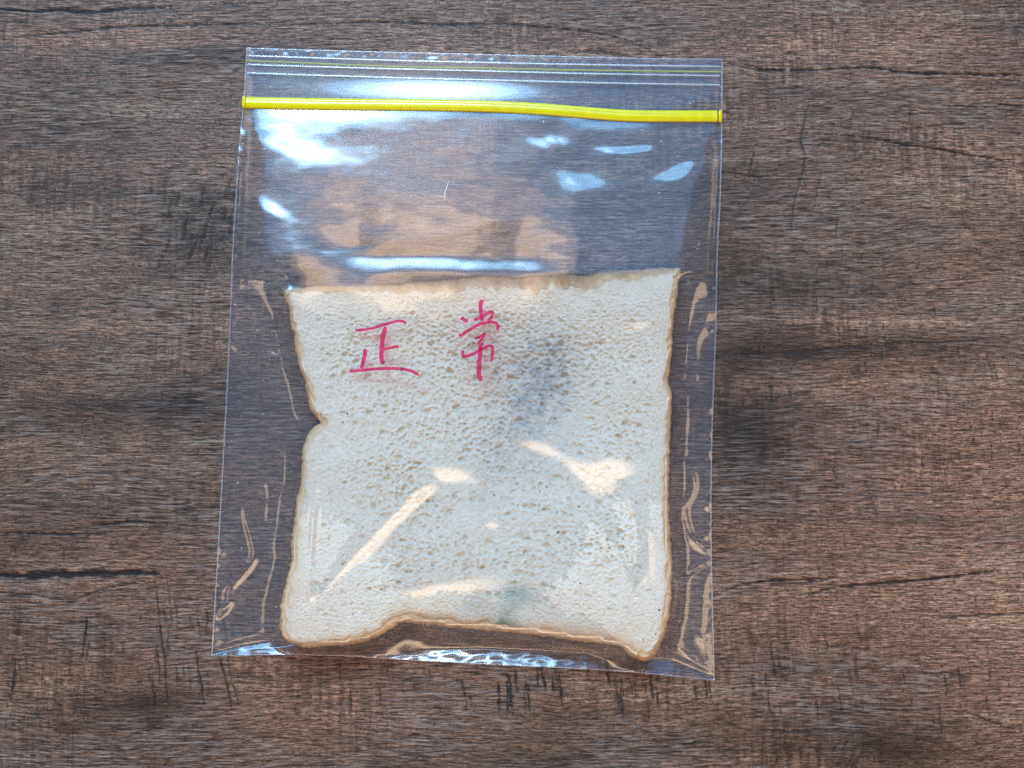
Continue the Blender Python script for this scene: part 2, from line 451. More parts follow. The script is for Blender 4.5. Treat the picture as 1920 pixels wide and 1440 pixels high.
    # printed wood tone by patch, with warm light painted below the bag
    tone = np.zeros_like(gx); red = np.zeros_like(gx)
    k = DIST
    depth = DIST - gy*st
    px = 960 + gx/depth*LENS/SENSOR*1920
    py = 720 - gy*ct/depth*LENS/SENSOR*1920
    wx = px + 40*fbm(px/160, py/70, 3); wy = py + 22*fbm(px/160, py/60, 9)
    for (cx, cy, sx_, sy_, a) in [
        (380, 425, 75, 60, -.34), (380, 745, 110, 40, -.34), (1400, 760, 90, 70, -.25), (1390, 860, 90, 90, -.30), (1420, 560, 120, 70, -.15),
        (1640, 1350, 130, 34, -.42), (330, 62, 200, 16, -.40), (1010, 1390, 170, 40, -.22), (300, 1290, 80, 26, -.42), (60, 215, 90, 40, -.22),
        (140, 300, 120, 40, -.10), (1700, 655, 260, 12, -.16), (1500, 664, 180, 12, -.14), (1360, 430, 60, 110, -.22), (1480, 730, 250, 14, .22),
        (1700, 605, 120, 10, .35), (1480, 590, 140, 16, .18), (1850, 240, 160, 120, .22), (1600, 40, 300, 60, .14), (1500, 380, 150, 50, .06),
        (1860, 1150, 130, 200, .30), (1600, 1040, 220, 90, .14), (1480, 1130, 160, 25, .16), (200, 640, 220, 70, .10), (110, 1100, 150, 20, .15),
        (120, 780, 200, 26, -.22), (180, 950, 260, 30, -.10), (700, 1350, 280, 60, .06), (60, 30, 180, 20, .2), (450, 1020, 70, 60, -.1),
        (230, 1180, 200, 60, -.02), (850, 70, 220, 20, .10), (1240, 60, 180, 30, .06), (960, 900, 700, 500, -.06), (1880, 800, 120, 160, .12)]:
        tone += a*np.exp(-0.5*(((wx-cx)/sx_)**2 + ((wy-cy)/sy_)**2))
    for (cx, cy, sx_, sy_, a) in [(1680, 1080, 300, 260, .42), (1500, 830, 250, 90, .28), (620, 1270, 220, 50, .5), (160, 30, 250, 30, .4),  # the spot at the bag's bottom edge paints warm light as redder wood
                                  (300, 1000, 180, 60, .25), (1500, 60, 300, 60, .25), (260, 300, 200, 30, .2), (350, 1150, 150, 90, .25),
                                  (350, 500, 400, 150, -.12), (1150, 1380, 300, 40, -.1), (1500, 480, 200, 100, -.15)]:
        red += a*np.exp(-0.5*(((wx-cx)/sx_)**2 + ((wy-cy)/sy_)**2))
    z = -0.0005*crack
    z += 0.00003*noise(gx*400, gy*2600, 2)
    n = len(X)*len(Y)
    top = np.stack([gx, gy, z], -1).reshape(-1, 3)
    quads = grid_quads(len(Y), len(X), flip=True)
    # slab edge so that the table has thickness
    bx = np.array([[-.75, -.5], [.75, -.5], [.75, .6], [-.75, .6]])
    lo = np.column_stack([bx, np.full(4, -0.025)])
    nx, ny = len(X), len(Y)
    cor = [0, nx-1, nx*ny-1, nx*(ny-1)]
    q2 = [[cor[i], n+i, n+(i+1) % 4, cor[(i+1) % 4]] for i in range(4)] + [[n+3, n+2, n+1, n]]
    at = lambda a: np.concatenate([a.ravel(), np.zeros(4)])
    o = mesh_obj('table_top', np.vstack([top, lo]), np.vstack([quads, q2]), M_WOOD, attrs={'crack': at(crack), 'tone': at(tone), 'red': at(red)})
    o['kind'] = 'structure'
    o['label'] = 'dark brown weathered wood grain table top under the bag'
    return o
build_table()

# ------------------------------------------------------------------ bread slice (photo px outline, heights in mm)
TOP = [(530, 541), (580, 539), (650, 537), (720, 536), (800, 531), (860, 524), (920, 519), (968, 524), (1000, 521), (1065, 515), (1085, 518), (1130, 511), (1180, 507), (1240, 503), (1276, 505)]
RIGHT = [(1276, 505), (1274, 520), (1270, 540), (1264, 590), (1260, 640), (1256, 690), (1252, 714), (1258, 732), (1259, 760), (1256, 820), (1255, 870), (1253, 910), (1254, 950), (1256, 1000), (1260, 1060), (1258, 1120), (1255, 1150), (1250, 1175), (1244, 1198), (1232, 1222)]
BOTTOM = [(1232, 1222), (1220, 1234), (1202, 1238), (1182, 1229), (1165, 1214), (1130, 1207), (1090, 1203), (1040, 1195), (980, 1188), (920, 1182), (860, 1178), (800, 1171), (768, 1167), (748, 1169), (731, 1180), (712, 1191), (690, 1201), (650, 1208), (600, 1213), (565, 1212), (540, 1203)]
LEFT = [(540, 1203), (528, 1190), (525, 1165), (527, 1135), (532, 1110), (541, 1075), (548, 1045), (547, 1010), (553, 970), (558, 935), (566, 890), (567, 850), (573, 825), (584, 806), (599, 795), (602, 790), (594, 781), (583, 768), (578, 745), (572, 715), (562, 690), (556, 660), (552, 630), (544, 600), (543, 575), (534, 558), (530, 541)]

def bread_top(px, py, droop=1.0):
    """height of the upper face in mm, without the crumb relief"""
    z = 11.2 + 0*px
    z = z + 1.6*np.exp(-0.5*(((px-600)/130)**2+((py-1090)/120)**2))
    z = z + 1.3*np.exp(-0.5*(((px-1190)/110)**2+((py-1100)/140)**2))
    z = z + 0.6*np.exp(-0.5*(((px-900)/190)**2+((py-1120)/60)**2))
    z = z - 2.0*np.exp(-np.clip(py-515, 0, None)/26.)
    z = z - droop*2.6*np.exp(-np.clip(1192+(px-960)*0.055-py, 0, None)/30.)*sstep(720, 800, px)*(1-sstep(1110, 1180, px))
    z = z - 7.8*np.exp(-0.5*(((px-965)/185)**2+((py-755)/150)**2))
    z = z - 1.3*np.exp(-0.5*(((px-760)/150)**2+((py-640)/70)**2))
    return z + 0.35*fbm(px/150, py/150, 77, 3) + 0.55*fbm(px/85, py/70, 79, 2)*droop

def build_bread():
    root = empty('bread_slice', tuple(P(np.array(905.), np.array(870.), np.array(0.))))
    off = np.array(root.location)
    nu, nv = 540, 520
    sides = [spline(TOP, nu), spline(RIGHT, nv), spline(BOTTOM, nu), spline(LEFT, nv)]
    loop = np.vstack([s[:-1] for s in sides])
    n = len(loop)
    ang = np.arange(n)
    # ragged outline
    rag = 2.6*noise(ang/11., ang*0+.5, 4) + 2.6*noise(ang/4.3, ang*0+.5, 6)
    def smooth(a, k):
        ker = np.hanning(2*k+1); ker /= ker.sum()
        return np.stack([np.convolve(np.concatenate([a[-k:, i], a[:k*0 or None, i], a[:k, i]]), ker, 'valid') for i in range(a.shape[1])], -1)
    sm = smooth(loop, 9)
    tg = np.roll(sm, -1, 0)-np.roll(sm, 1, 0); tg /= np.linalg.norm(tg, axis=1)[:, None]
    inn = np.stack([-tg[:, 1], tg[:, 0]], -1)     # inward for clockwise-on-screen order
    cen = np.array([905, 870])
    if ((cen-loop)*inn).sum() < 0: inn = -inn
    outer = loop + inn*(rag[:, None]-1.0)*0.55
    # crust width seen from above, per side
    wkey = np.array([0, .10*nu, .35*nu, .5*nu, .7*nu, nu*.93, nu, nu+nv*.3, nu+nv*.9, nu+nv, nu+nv+.12*nu, nu+nv+.3*nu, nu+nv+.62*nu, nu+nv+.78*nu, 2*nu+nv, 2*nu+nv+nv*.5, 2*nu+2*nv])
    wval = np.array([13, 15, 22, 27, 27, 19, 12, 9, 12, 13, 11, 12, 15, 10, 9, 10, 13])
    sidew = ((ang > nu+20) & (ang < nu+nv-30)) | (ang > 2*nu+nv+20)
    w = np.interp(ang, wkey, wval)*np.where(sidew, 0.95, 0.95)*(1+0.45*noise(ang/25., ang*0+.3, 8)+0.25*noise(ang/8., ang*0+.7, 18))
    inner = smooth(loop, 5) + inn*w[:, None] + inn*(1.2*noise(ang/5., ang*0+3.5, 9))[:, None]
    inner = smooth(inner, 2)
    drop = np.interp(ang, wkey, np.array([3, 3.5, 5.5, 6, 6, 4, 3, 2.6, 2.8, 3.2, 2.5, 2.2, 2.0, 2.8, 3, 3, 3]))
    # --- crumb: Coons patch of the inner outline
    i0, i1, i2, i3 = 0, nu-1, nu+nv-2, 2*nu+nv-3
    ring = np.vstack([inner, inner[:1]])
    T = ring[i0:i1+1]; R = ring[i1:i2+1]; B = ring[i2:i3+1][::-1]; L = ring[i3:][::-1]
    u = np.linspace(0, 1, nu)[None, :, None]; v = np.linspace(0, 1, nv)[:, None, None]
    S = (1-v)*T[None]+v*B[None]+(1-u)*L[:, None]+u*R[:, None] - ((1-u)*(1-v)*T[0]+u*(1-v)*T[-1]+(1-u)*v*B[0]+u*v*B[-1])
    px, py = S[..., 0], S[..., 1]
    U = np.broadcast_to(u[..., 0], px.shape); V = np.broadcast_to(v[..., 0], px.shape)
    ex = np.minimum(U, 1-U)*700; ey = np.minimum(V, 1-V)*650
    UL = np.clip((px-545)/710, 0, 1); VL = np.clip((py-530)/660, 0, 1)
    edge = np.minimum(ex, ey)
    # cells: squeezed along the near edge
    wxp = px + 5*fbm(px/30, py/30, 21, 2); wyp = py + 5*fbm(px/30, py/30, 23, 2)
    dens = 1.0
    sx = 1 + 0.9*np.exp(-ex/45.); sy = 1 + 0.9*np.exp(-ey/60.)
    # integrate stretch so that the cell lattice stays continuous
    qx = wxp + 0.9*45*(1-np.exp(-UL*700/45.)) - 0.9*45*(1-np.exp(-(1-UL)*700/45.))
    qy = wyp + 0.9*60*(1-np.exp(-VL*650/60.)) - 0.9*60*(1-np.exp(-(1-VL)*650/60.))
    big = sstep(0.0, 1.0, 0.5+0.9*fbm(px/120, py/120, 61, 2)) * sstep(20, 120, edge)
    big = np.clip(big + 0.7*np.exp(-0.5*(((px-960)/140)**2+((py-680)/90)**2)), 0, 1)
    f1, f2, c1 = worley(qx/9.6, qy/8.2, 3)
    h1 = -(1-sstep(0.22, 0.50, f1))*(0.25+0.75*c1)
    f1b, f2b, c2 = worley(qx/7.4+40, qy/6.2+9, 5)
    h2 = -(1-sstep(0.20, 0.50, f1b))*(0.2+0.8*c2)
    f1d, f2d, c4 = worley(qx/30.+4, qy/24.+1, 15)
    pit = -(1-sstep(0.08, 0.30, f1d))*(c4 > 0.5)*c4*sstep(15, 60, edge)
    fade = sstep(0, 26, edge)*0.75+0.25
    rel = (0.66*h1*(0.30+0.75*big) + 0.34*h2 + 1.1*pit*(0.4+0.7*big))*fade + 0.14*fbm(qx/3.2, qy/2.8, 90, 2)
    z = bread_top(px, py) + rel + 0.25
    z = z - 0.8*np.exp(-edge/7.0)
    hole = np.clip(-(0.85*h1*(0.3+0.8*big)+0.4*h2+0.9*pit), 0, 1)
    rim = np.exp(-(edge/11.0)**1.3)*1.0 + 0.40*np.exp(-V*650/18.)*sstep(.05, .3, U) + 0.62*np.exp(-(1-V)*650/24.)*(0.4+0.6*sstep(.2, .3, U)*(1-sstep(.88, .95, U)))
    rim = np.clip(rim*(1+0.5*fbm(px/20, py/20, 71, 2)), 0, 1)
    g = lambda cx, cy, a, b: np.exp(-0.5*(((px-cx)/a)**2+((py-cy)/b)**2))
    stain = .85*g(945, 1178, 20, 16)+.60*g(975, 1118, 24, 14)+.10*g(890, 1128, 26, 14)+.22*g(950, 1140, 16, 30)+.3*g(605, 1105, 7, 5)+.3*g(1040, 895, 9, 6)
    grey = .78*g(1008, 735, 50, 58)+.45*g(1035, 665, 42, 38)+.22*g(905, 655, 75, 45)+.30*g(965, 815, 55, 50)+.20*g(900, 1132, 35, 16)+.25*g(910, 935, 12, 20)+.2*g(930, 880, 60, 40)
    grey = grey*np.clip(0.75+0.9*fbm(px/20, py/20, 140, 4, 0.7), 0.05, 1.3)
    pts = P(px, py, z)
    mesh_obj('crumb', (pts-off).reshape(-1, 3), grid_quads(nv, nu), M_CRUMB, root,
             {'rim': rim, 'stain': np.clip(stain, 0, 1), 'grey': np.clip(grey, 0, 1), 'hole': hole, 'big': big, 'qx': qx, 'qy': qy})
    # --- crust: band from the crumb edge over the rounded shoulder, down the wall and under the slice
    zin = bread_top(inner[:, 0], inner[:, 1])-0.75
    rows = []; rimv = []; dk = []; innv = []
    top_m = np.clip(0.55*(ang < nu)*sstep(0, 30, ang)*sstep(0, 30, nu-ang)+0.45*np.exp(-((ang-.6*nu)/(.28*nu))**2), 0, 1)
    bot_m = ((ang > nu+nv) & (ang < 2*nu+nv)).astype(float)
    K = 15
    for i in range(K):
        f = i/(K-1)
        a = f*math.pi/2
        s = math.sin(a)**0.9; c = 1-math.cos(a)
        p = inner*(1-s)+outer*s - inn*(0.7*(1-f))[..., None] if False else inner*(1-s)+outer*s
        rough = 0.50*fbm(ang/6., np.full(n, i*.6), 12, 3)+0.35*noise(ang/14., np.full(n, i*.35), 19)
        rows.append(P(p[:, 0], p[:, 1], zin-0.1-drop*c+rough*min(1, 3*f)))
        rimv.append(np.clip(-0.05+np.where(sidew, 0.22, 0.45)*f+0.40*top_m*(0.5+f)+0.40*fbm(ang/20., np.full(n, 3.3+f), 44, 3), 0, 1)); dk.append(0.05*f+0.32*bot_m*f+0.50*top_m*(0.3+0.7*f)); innv.append(np.clip(f*1.5+0.1+0.45*top_m+0.5*bot_m*f+0.35*fbm(ang/26., np.full(n, 8.3), 48, 3), 0, 1))
    last = rows[-1]
    zlast = last[:, 2]/MM
    inw = np.column_stack([inn[:, 0], -inn[:, 1], np.zeros(n)])*MM
    for j, (f, ins) in enumerate([(.2, .15), (.4, .4), (.6, .5), (.8, .7), (.94, 1.2), (1., 2.2), (1., 8.)]):
        q = last + inw*ins
        q[:, 2] = (zlast*(1-f)+0.7*f)*MM
        q[:, :2] += inw[:, :2]*(0.3*noise(ang/8., np.full(n, j*.6), 33))[:, None]
        rows.append(q); rimv.append(np.full(n, .85)); dk.append(0.35+0.3*bot_m); innv.append(np.ones(n))
    V3 = np.stack(rows)-off
    mesh_obj('crust', V3.reshape(-1, 3), grid_quads(len(rows), n, wrap=True, flip=False), M_CRUST, root,
             {'rim': np.stack(rimv), 'dark': np.stack(dk), 'inner': np.stack(innv)})
    root['label'] = 'square white bread slice with light brown crust inside the bag'
    root['category'] = 'bread'
    return outer
OUTER = build_bread()

# ------------------------------------------------------------------ bag: outline and heights of the film
B_TOP = spline([(463, 90), (560, 93), (700, 97), (900, 102), (1100, 107), (1250, 110), (1354, 111)], 60)
B_BOT = spline([(397, 1229), (470, 1228), (545, 1227), (650, 1230), (750, 1236), (900, 1244), (1020, 1250), (1130, 1256), (1220, 1263), (1339, 1275)], 60)
B_LEFT = spline([(463, 90), (460, 140), (457, 190), (453, 230), (447, 300), (442, 380), (436, 480), (431, 620), (424, 760), (413, 960), (405, 1100), (397, 1229)], 60)
B_RIGHT = spline([(1354, 111), (1354, 150), (1353, 215), (1353, 260), (1350, 380), (1345, 470), (1342, 620), (1338, 720), (1334, 850), (1333, 1000), (1336, 1150), (1339, 1275)], 60)
ZIP = np.array([(452, 192), (520, 193.5), (600, 195), (700, 196), (800, 197), (900, 199), (960, 201.5), (1020, 205), (1070, 209), (1120, 213), (1160, 216), (1200, 217.5), (1280, 218), (1356, 218)])
def zip_y(x): return np.interp(x, ZIP[:, 0], ZIP[:, 1])

def inside_poly(x, y, poly):
    r = np.zeros(x.shape, bool)
    for (x0, y0), (x1, y1) in zip(poly, np.roll(poly, -1, 0)):
        c = (y0 > y) != (y1 > y)
        xi = (x1-x0)*(y-y0)/(y1-y0+1e-12)+x0
        r ^= c & (x < xi)
    return r

def upper_z(px, py):
    """height (mm) of the empty upper part: lip, zip, sagging body, rise onto the bread"""
    px = np.asarray(px, float); py = np.asarray(py, float)
    zy = zip_y(px)
    zz = 1.35 + 1.10*np.exp(-((px-870)/230)**2)
    lip = 0.9 + 0.3*np.clip((py-95)/90, 0, 1) + (zz-1.2)*sstep(-58, 4, py-zy)
    d = np.clip(py-zy-6, 0, None)
    xs = [440, 560, 700, 800, 900, 1000, 1150, 1350]
    s0 = np.interp(px, xs, [.10, .095, .075, .05, .03, .08, .13, .13])*0.183
    D0 = np.interp(px, xs, [20, 19, 14, 6, 2, 4, 12, 15])
    t = np.clip((d-D0)/24., 0, 1)
    rise = s0*(np.minimum(d, D0) + 24*(t-t**3+t**4/2)) + 0.0180*np.clip(d, 0, 300)
    m = sstep(545, 680, px)*(1-sstep(960, 1090, px))
    y0 = 474+0.028*(px-560)
    r1 = 1.15*np.clip((py-y0)/34, 0, 1); r2 = 3.0*np.clip((py-235)/300, 0, 1)
    return np.where(py < zy, lip, zz + rise + m*r1 + (1-m)*r2 + 0.02*np.clip(py-510, 0, None))

STEP = 8.0
RX0, RY0 = 340.0, 40.0
NX, NY = 136, 162
def relax():
    gx, gy = np.meshgrid(RX0+STEP*np.arange(NX), RY0+STEP*np.arange(NY))
    poly = np.vstack([B_TOP, B_RIGHT, B_BOT[::-1], B_LEFT[::-1]])
    ins = inside_poly(gx, gy, poly)
    # heights held along the rim of the bag
    zb = np.full(gx.shape, 0.7)
    by = np.interp(gx, B_BOT[:, 0], B_BOT[:, 1])
    zb = np.where(gy > by-4, 3.4+0.8*np.sin(gx/70.)-1.8*np.exp(-((gx-680)/60)**2), zb)
    cl = np.exp(-((gx-400)/40)**2) + np.exp(-((gx-1338)/30)**2)
    zb = np.where(gy > by-4, zb*(1-0.6*np.clip(cl, 0, 1)), zb)
    zb = np.where(gy < 108, 0.9, zb)
    inb = inside_poly(gx, gy, OUTER[::6])
    ob = np.where(inb, bread_top(gx, gy, 0.0)+0.5, 0.5)
    zt = upper_z(gx, gy)
    dl = gx-np.interp(gy, B_LEFT[:, 1], B_LEFT[:, 0]); dr = np.interp(gy, B_RIGHT[:, 1], B_RIGHT[:, 0])-gx
    side = (1-np.exp(-(np.clip(dl, 0, None)/26)**1.4))*(1-np.exp(-(np.clip(dr, 0, None)/26)**1.4))
    zt = 0.7+(zt-0.7)*side
    zt = np.where(gy < zip_y(gx)+8, np.maximum(zt, 0.9), zt)
    fix = ins & (gy <= 514)
    h = np.where(ins, 6.0, zb)
    db, _, _ = seg_dist(gx, gy, np.vstack([OUTER[::7], OUTER[:1]]))
    db = np.where(inb, 0, db)
    cap = 1.25 + 10.5*np.exp(-np.clip(db-5, 0, None)/7.5) + 7*np.exp(-np.clip(gy-514, 0, None)/45.)*np.exp(-db/60.)
    cap = np.where((gy < 514) | ((gy < 560) & (gx > 522) & (gx < 1284)), 99, cap)
    press = 0.0010
    for it in range(2200):
        a = 0.25*(np.roll(h, 1, 0)+np.roll(h, -1, 0)+np.roll(h, 1, 1)+np.roll(h, -1, 1)) + press
        h = np.where(fix, zt, np.where(ins, np.minimum(np.maximum(a, ob), cap), zb))
    return h
HB = relax()

def bspline(px, py):
    x = np.clip((np.asarray(px, float)-RX0)/STEP, 1, NX-3.001); y = np.clip((np.asarray(py, float)-RY0)/STEP, 1, NY-3.001)
    ix = x.astype(int); iy = y.astype(int); fx = x-ix; fy = y-iy
    def wts(t): return [(1-t)**3/6, (3*t**3-6*t**2+4)/6, (-3*t**3+3*t**2+3*t+1)/6, t**3/6]
    a = wts(fx); b = wts(fy); out = 0
    for j in range(4):
        for i in range(4):
            out = out + b[j]*a[i]*HB[iy+j-1, ix+i-1]
    return out

# folds of the film: (polyline px, height mm, half width px)
FOLDS = [
    # over the bread
    ([(572, 1154), (600, 1112), (640, 1062), (690, 1005), (740, 955), (790, 915), (820, 895)], 1.10, 17),
    ([(576, 1145), (583, 1080), (590, 990), (596, 915)], 0.70, 8),
    ([(1208, 1150), (1182, 1080), (1155, 1010), (1128, 935)], 0.95, 15),
    ([(1212, 1105), (1210, 1050), (1199, 970), (1178, 895)], 1.05, 14),
    # right margin
    ([(1345, 338), (1328, 347), (1319, 390), (1319, 440), (1325, 490), (1336, 520)], 0.50, 5),
    ([(1342, 385), (1338, 445), (1328, 490)], 0.40, 4.5),
    ([(1300, 350), (1286, 420), (1276, 500)], 0.45, 7),
    ([(1330, 575), (1318, 612), (1305, 640), (1302, 690), (1304, 730)], 0.50, 6),
    ([(1287, 855), (1299, 912), (1284, 952), (1288, 985), (1300, 1012), (1331, 1042)], 0.55, 5),
    ([(1331, 1060), (1318, 1110), (1315, 1168), (1312, 1188), (1322, 1215), (1331, 1268)], 0.50, 5),
    ([(1330, 1048), (1290, 1075), (1268, 1110), (1265, 1150), (1273, 1166)], 0.35, 4.5),
    ([(1245, 1190), (1290, 1230), (1331, 1270)], 0.5, 6),
    # left margin
    ([(459, 925), (462, 970), (471, 1003), (478, 1040), (464, 1066), (431, 1105), (429, 1130), (404, 1158), (400, 1215)], 0.60, 5),
    ([(497, 895), (506, 922), (503, 985)], 0.35, 4.5),
    ([(545, 815), (550, 905)], 0.35, 5),
    ([(440, 478), (447, 512), (451, 537)], 0.45, 5),
    ([(505, 690), (498, 740), (494, 800)], 0.30, 8),
    ([(515, 660), (503, 690)], 0.35, 7),
    ([(402, 1226), (430, 1205), (470, 1190), (520, 1180)], 0.6, 9),
]
# sloping patches: centre px, direction of fall (screen), slope, half length, half width px
FACETS = [
    (842, 890, -.12, .99, .29, 92, 20), (1146, 884, .12, .99, .29, 60, 44), (775, 925, .35, .94, .24, 38, 14), (1030, 846, -.40, .92, .30, 78, 15), (795, 1118, .18, 1, .19, 115, 17),
    (1188, 615, .30, .95, .32, 48, 17), (922, 985, -.2, 1, .22, 18, 10), (700, 1146, .2, 1, .13, 45, 10),
    (568, 600, -.5, .86, .22, 30, 9),
    (1095, 340, .25, -.97, .22, 32, 14), (503, 386, .55, -.84, .15, 40, 8), (540, 272, .3, -.95, .13, 44, 12), (500, 248, -.2, -1, .08, 40, 9), (1042, 262, .5, -.86, .17, 15, 6),
    (1008, 268, .5, -.86, .15, 18, 6), (1180, 281, -.05, -1, .22, 55, 6), (1285, 318, -.35, -.93, .24, 48, 15), (1322, 258, .2, -.98, .14, 26, 11),
    (1240, 284, .4, -.9, .16, 15, 7), (650, 470, -.1, -1, .10, 60, 6)]
BUMPS = [  # centre px, radii px, height mm
    (447, 252, 8, 8, .55), (452, 284, 11, 7, .6), (449, 308, 9, 6, .5), (455, 345, 9, 10, .3), (448, 650, 12, 8, .5), (452, 770, 16, 18, .6),
    (424, 938, 9, 10, .5), (430, 990, 12, 6, .45), (417, 1035, 8, 16, .6), (418, 1140, 8, 8, .5), (1328, 812, 6, 10, .5), (1327, 850, 6, 8, .5),
    (1328, 945, 6, 10, .5), (1326, 1000, 6, 9, .5), (1322, 1195, 8, 6, .4), (1330, 580, 14, 8, .5), (1330, 760, 7, 10, .4), (640, 330, 70, 24, .5),
    (720, 380, 60, 30, .45), (730, 450, 45, 18, .45), (960, 320, 60, 30, .45), (900, 400, 90, 40, .4), (1150, 440, 80, 40, .35), (560, 470, 40, 22, .4)]
def film_z(px, py):
    px = np.asarray(px, float); py = np.asarray(py, float)
    z = bspline(px, py)
    zy = zip_y(px)
    body = sstep(0, 60, py-zy)
    em = sstep(0, 40, np.minimum(px-np.interp(py, B_LEFT[:, 1], B_LEFT[:, 0]), np.interp(py, B_RIGHT[:, 1], B_RIGHT[:, 0])-px))
    em = em*sstep(0, 25, np.interp(px, B_BOT[:, 0], B_BOT[:, 1])-py)
    up = 1-sstep(470, 540, py)
    z = z + body*em*(0.42*fbm(px/150, py/95, 41, 2)*(0.7-0.25*up) + 0.05*fbm(px/50, py/36, 47, 2)*(0.4+0.8*up))
    for pl, a, w in FOLDS:
        q = np.array(pl); m = 4*w
        k = (px > q[:, 0].min()-m) & (px < q[:, 0].max()+m) & (py > q[:, 1].min()-m) & (py < q[:, 1].max()+m)
        if not k.any(): continue
        d, pos, side = seg_dist(px[k], py[k], spline(pl, 24))
        ta = np.clip(sstep(0, .22, pos)*sstep(0, .22, 1-pos), 0.0, 1)
        ta = np.sqrt(ta) if q[:, 1].max() > 520 else np.sin(np.pi*np.clip(pos, 0, 1))**1.2
        inner_fold = q[:, 0].min() > 560 and q[:, 0].max() < 1215
        z[k] = z[k] + (1.6 if inner_fold else 1.0*(1+0.25*noise(pos*5+a*37, pos*0+w, 91)))*a*ta*np.exp(-0.5*(d/(w if inner_fold else 1.1*w))**2)
    for cx, cy, ux, uy, sl, hl, hw in FACETS:
        m = math.hypot(ux, uy); ux, uy = ux/m, uy/m
        R = 3*max(hl, 3*hw)
        k = (np.abs(px-cx) < R) & (np.abs(py-cy) < R)
        if not k.any(): continue
        dn = (px[k]-cx)*ux+(py[k]-cy)*uy; dl = -(px[k]-cx)*uy+(py[k]-cy)*ux
        dn = dn - (0.0024 if uy > 0 else 0.0016)*dl*dl*(hl < 100)
        z[k] = z[k] - sl*0.183*hw*1.2*np.tanh(dn/(hw*1.2))*np.exp(-(dl/(hl*1.25))**2)*np.exp(-(dn/(4.2*hw))**2)
    for cx, cy, a, b, hh in BUMPS:
        z = z + 0.8*hh*np.exp(-0.5*(((px-cx)/a)**2+((py-cy)/b)**2))
    # little puckers beside the welds and along the open lip
    dl = px-np.interp(py, B_LEFT[:, 1], B_LEFT[:, 0]); dr = np.interp(py, B_RIGHT[:, 1], B_RIGHT[:, 0])-px
    z = z + 0.30*noise(py/17., px/60., 51)*np.exp(-((dl-9)/7)**2)*body + 0.30*noise(py/19., px/60., 53)*np.exp(-((dr-9)/7)**2)*body
    ty = np.interp(px, B_TOP[:, 0], B_TOP[:, 1])
    z = z + 0.16*noise(px/16., py/30., 57)*np.exp(-((py-ty-4)/6)**2)
    dbt = np.interp(px, B_BOT[:, 0], B_BOT[:, 1])-py
    z = z + 0.45*noise(px/26., py/40., 59)*np.exp(-((dbt-6)/10)**2)
    bm = (1-sstep(500, 560, px)) + sstep(760, 820, px)*(1-sstep(1120, 1150, px)) + sstep(1195, 1215, px)
    wd = np.interp(px, [397, 450, 545, 760, 900, 1100, 1130, 1200, 1260, 1340], [3, 16, 30, 17, 28, 28, 18, 30, 28, 4])
    tgt = 0.9 + np.clip(wd-dbt, 0, None)*0.098 + 0.22*noise(px/30., py/14., 63)*sstep(0, 12, wd-dbt)
    k = np.clip(bm, 0, 1)*(1-sstep(wd+2, wd+16, dbt))
    z = z*(1-k)+tgt*k
    return np.maximum(z, 0.45)

def coons(T, R, B, L, nu, nv):
    def rs(c, n): return spline(c, n)
    T, R, B, L = rs(T, nu), rs(R, nv), rs(B, nu), rs(L, nv)
    u = np.linspace(0, 1, nu)[None, :, None]; v = np.linspace(0, 1, nv)[:, None, None]
    return (1-v)*T[None]+v*B[None]+(1-u)*L[:, None]+u*R[:, None] - ((1-u)*(1-v)*T[0]+u*(1-v)*T[-1]+(1-u)*v*B[0]+u*v*B[-1])

BAG = empty('zip_bag', tuple(P(np.array(880.), np.array(700.), np.array(0.))))
BOFF = np.array(BAG.location)
BAG['label'] = 'clear plastic zip bag with yellow zip and pink handwriting on wood'
BAG['category'] = 'plastic bag'

S = coons(B_TOP, B_RIGHT, B_BOT, B_LEFT, 430, 560)
ZF = film_z(S[..., 0].ravel(), S[..., 1].ravel()).reshape(S.shape[:2])
front = mesh_obj('front_panel', (P(S[..., 0], S[..., 1], ZF)-BOFF).reshape(-1, 3), grid_quads(560, 430), M_FRONT, BAG)

S2 = coons(B_TOP, B_RIGHT, B_BOT, B_LEFT, 170, 210)
x2, y2 = S2[..., 0], S2[..., 1]
ed = np.minimum.reduce([x2-np.interp(y2, B_LEFT[:, 1], B_LEFT[:, 0]), np.interp(y2, B_RIGHT[:, 1], B_RIGHT[:, 0])-x2,
                        np.interp(x2, B_BOT[:, 0], B_BOT[:, 1])-y2, y2-np.interp(x2, B_TOP[:, 0], B_TOP[:, 1])])
zf2 = film_z(x2.ravel(), y2.ravel()).reshape(x2.shape)
zb2 = 0.22 + 0.12*(1+fbm(x2/60, y2/45, 101, 2))
e2 = np.exp(-(np.clip(ed, 0, None)/9.0)**2)
zb2 = np.minimum(zb2*(1-e2)+(zf2-0.06)*e2, zf2-0.06)
mesh_obj('back_panel', (P(x2, y2, zb2)-BOFF).reshape(-1, 3), grid_quads(210, 170), M_BACK, BAG)

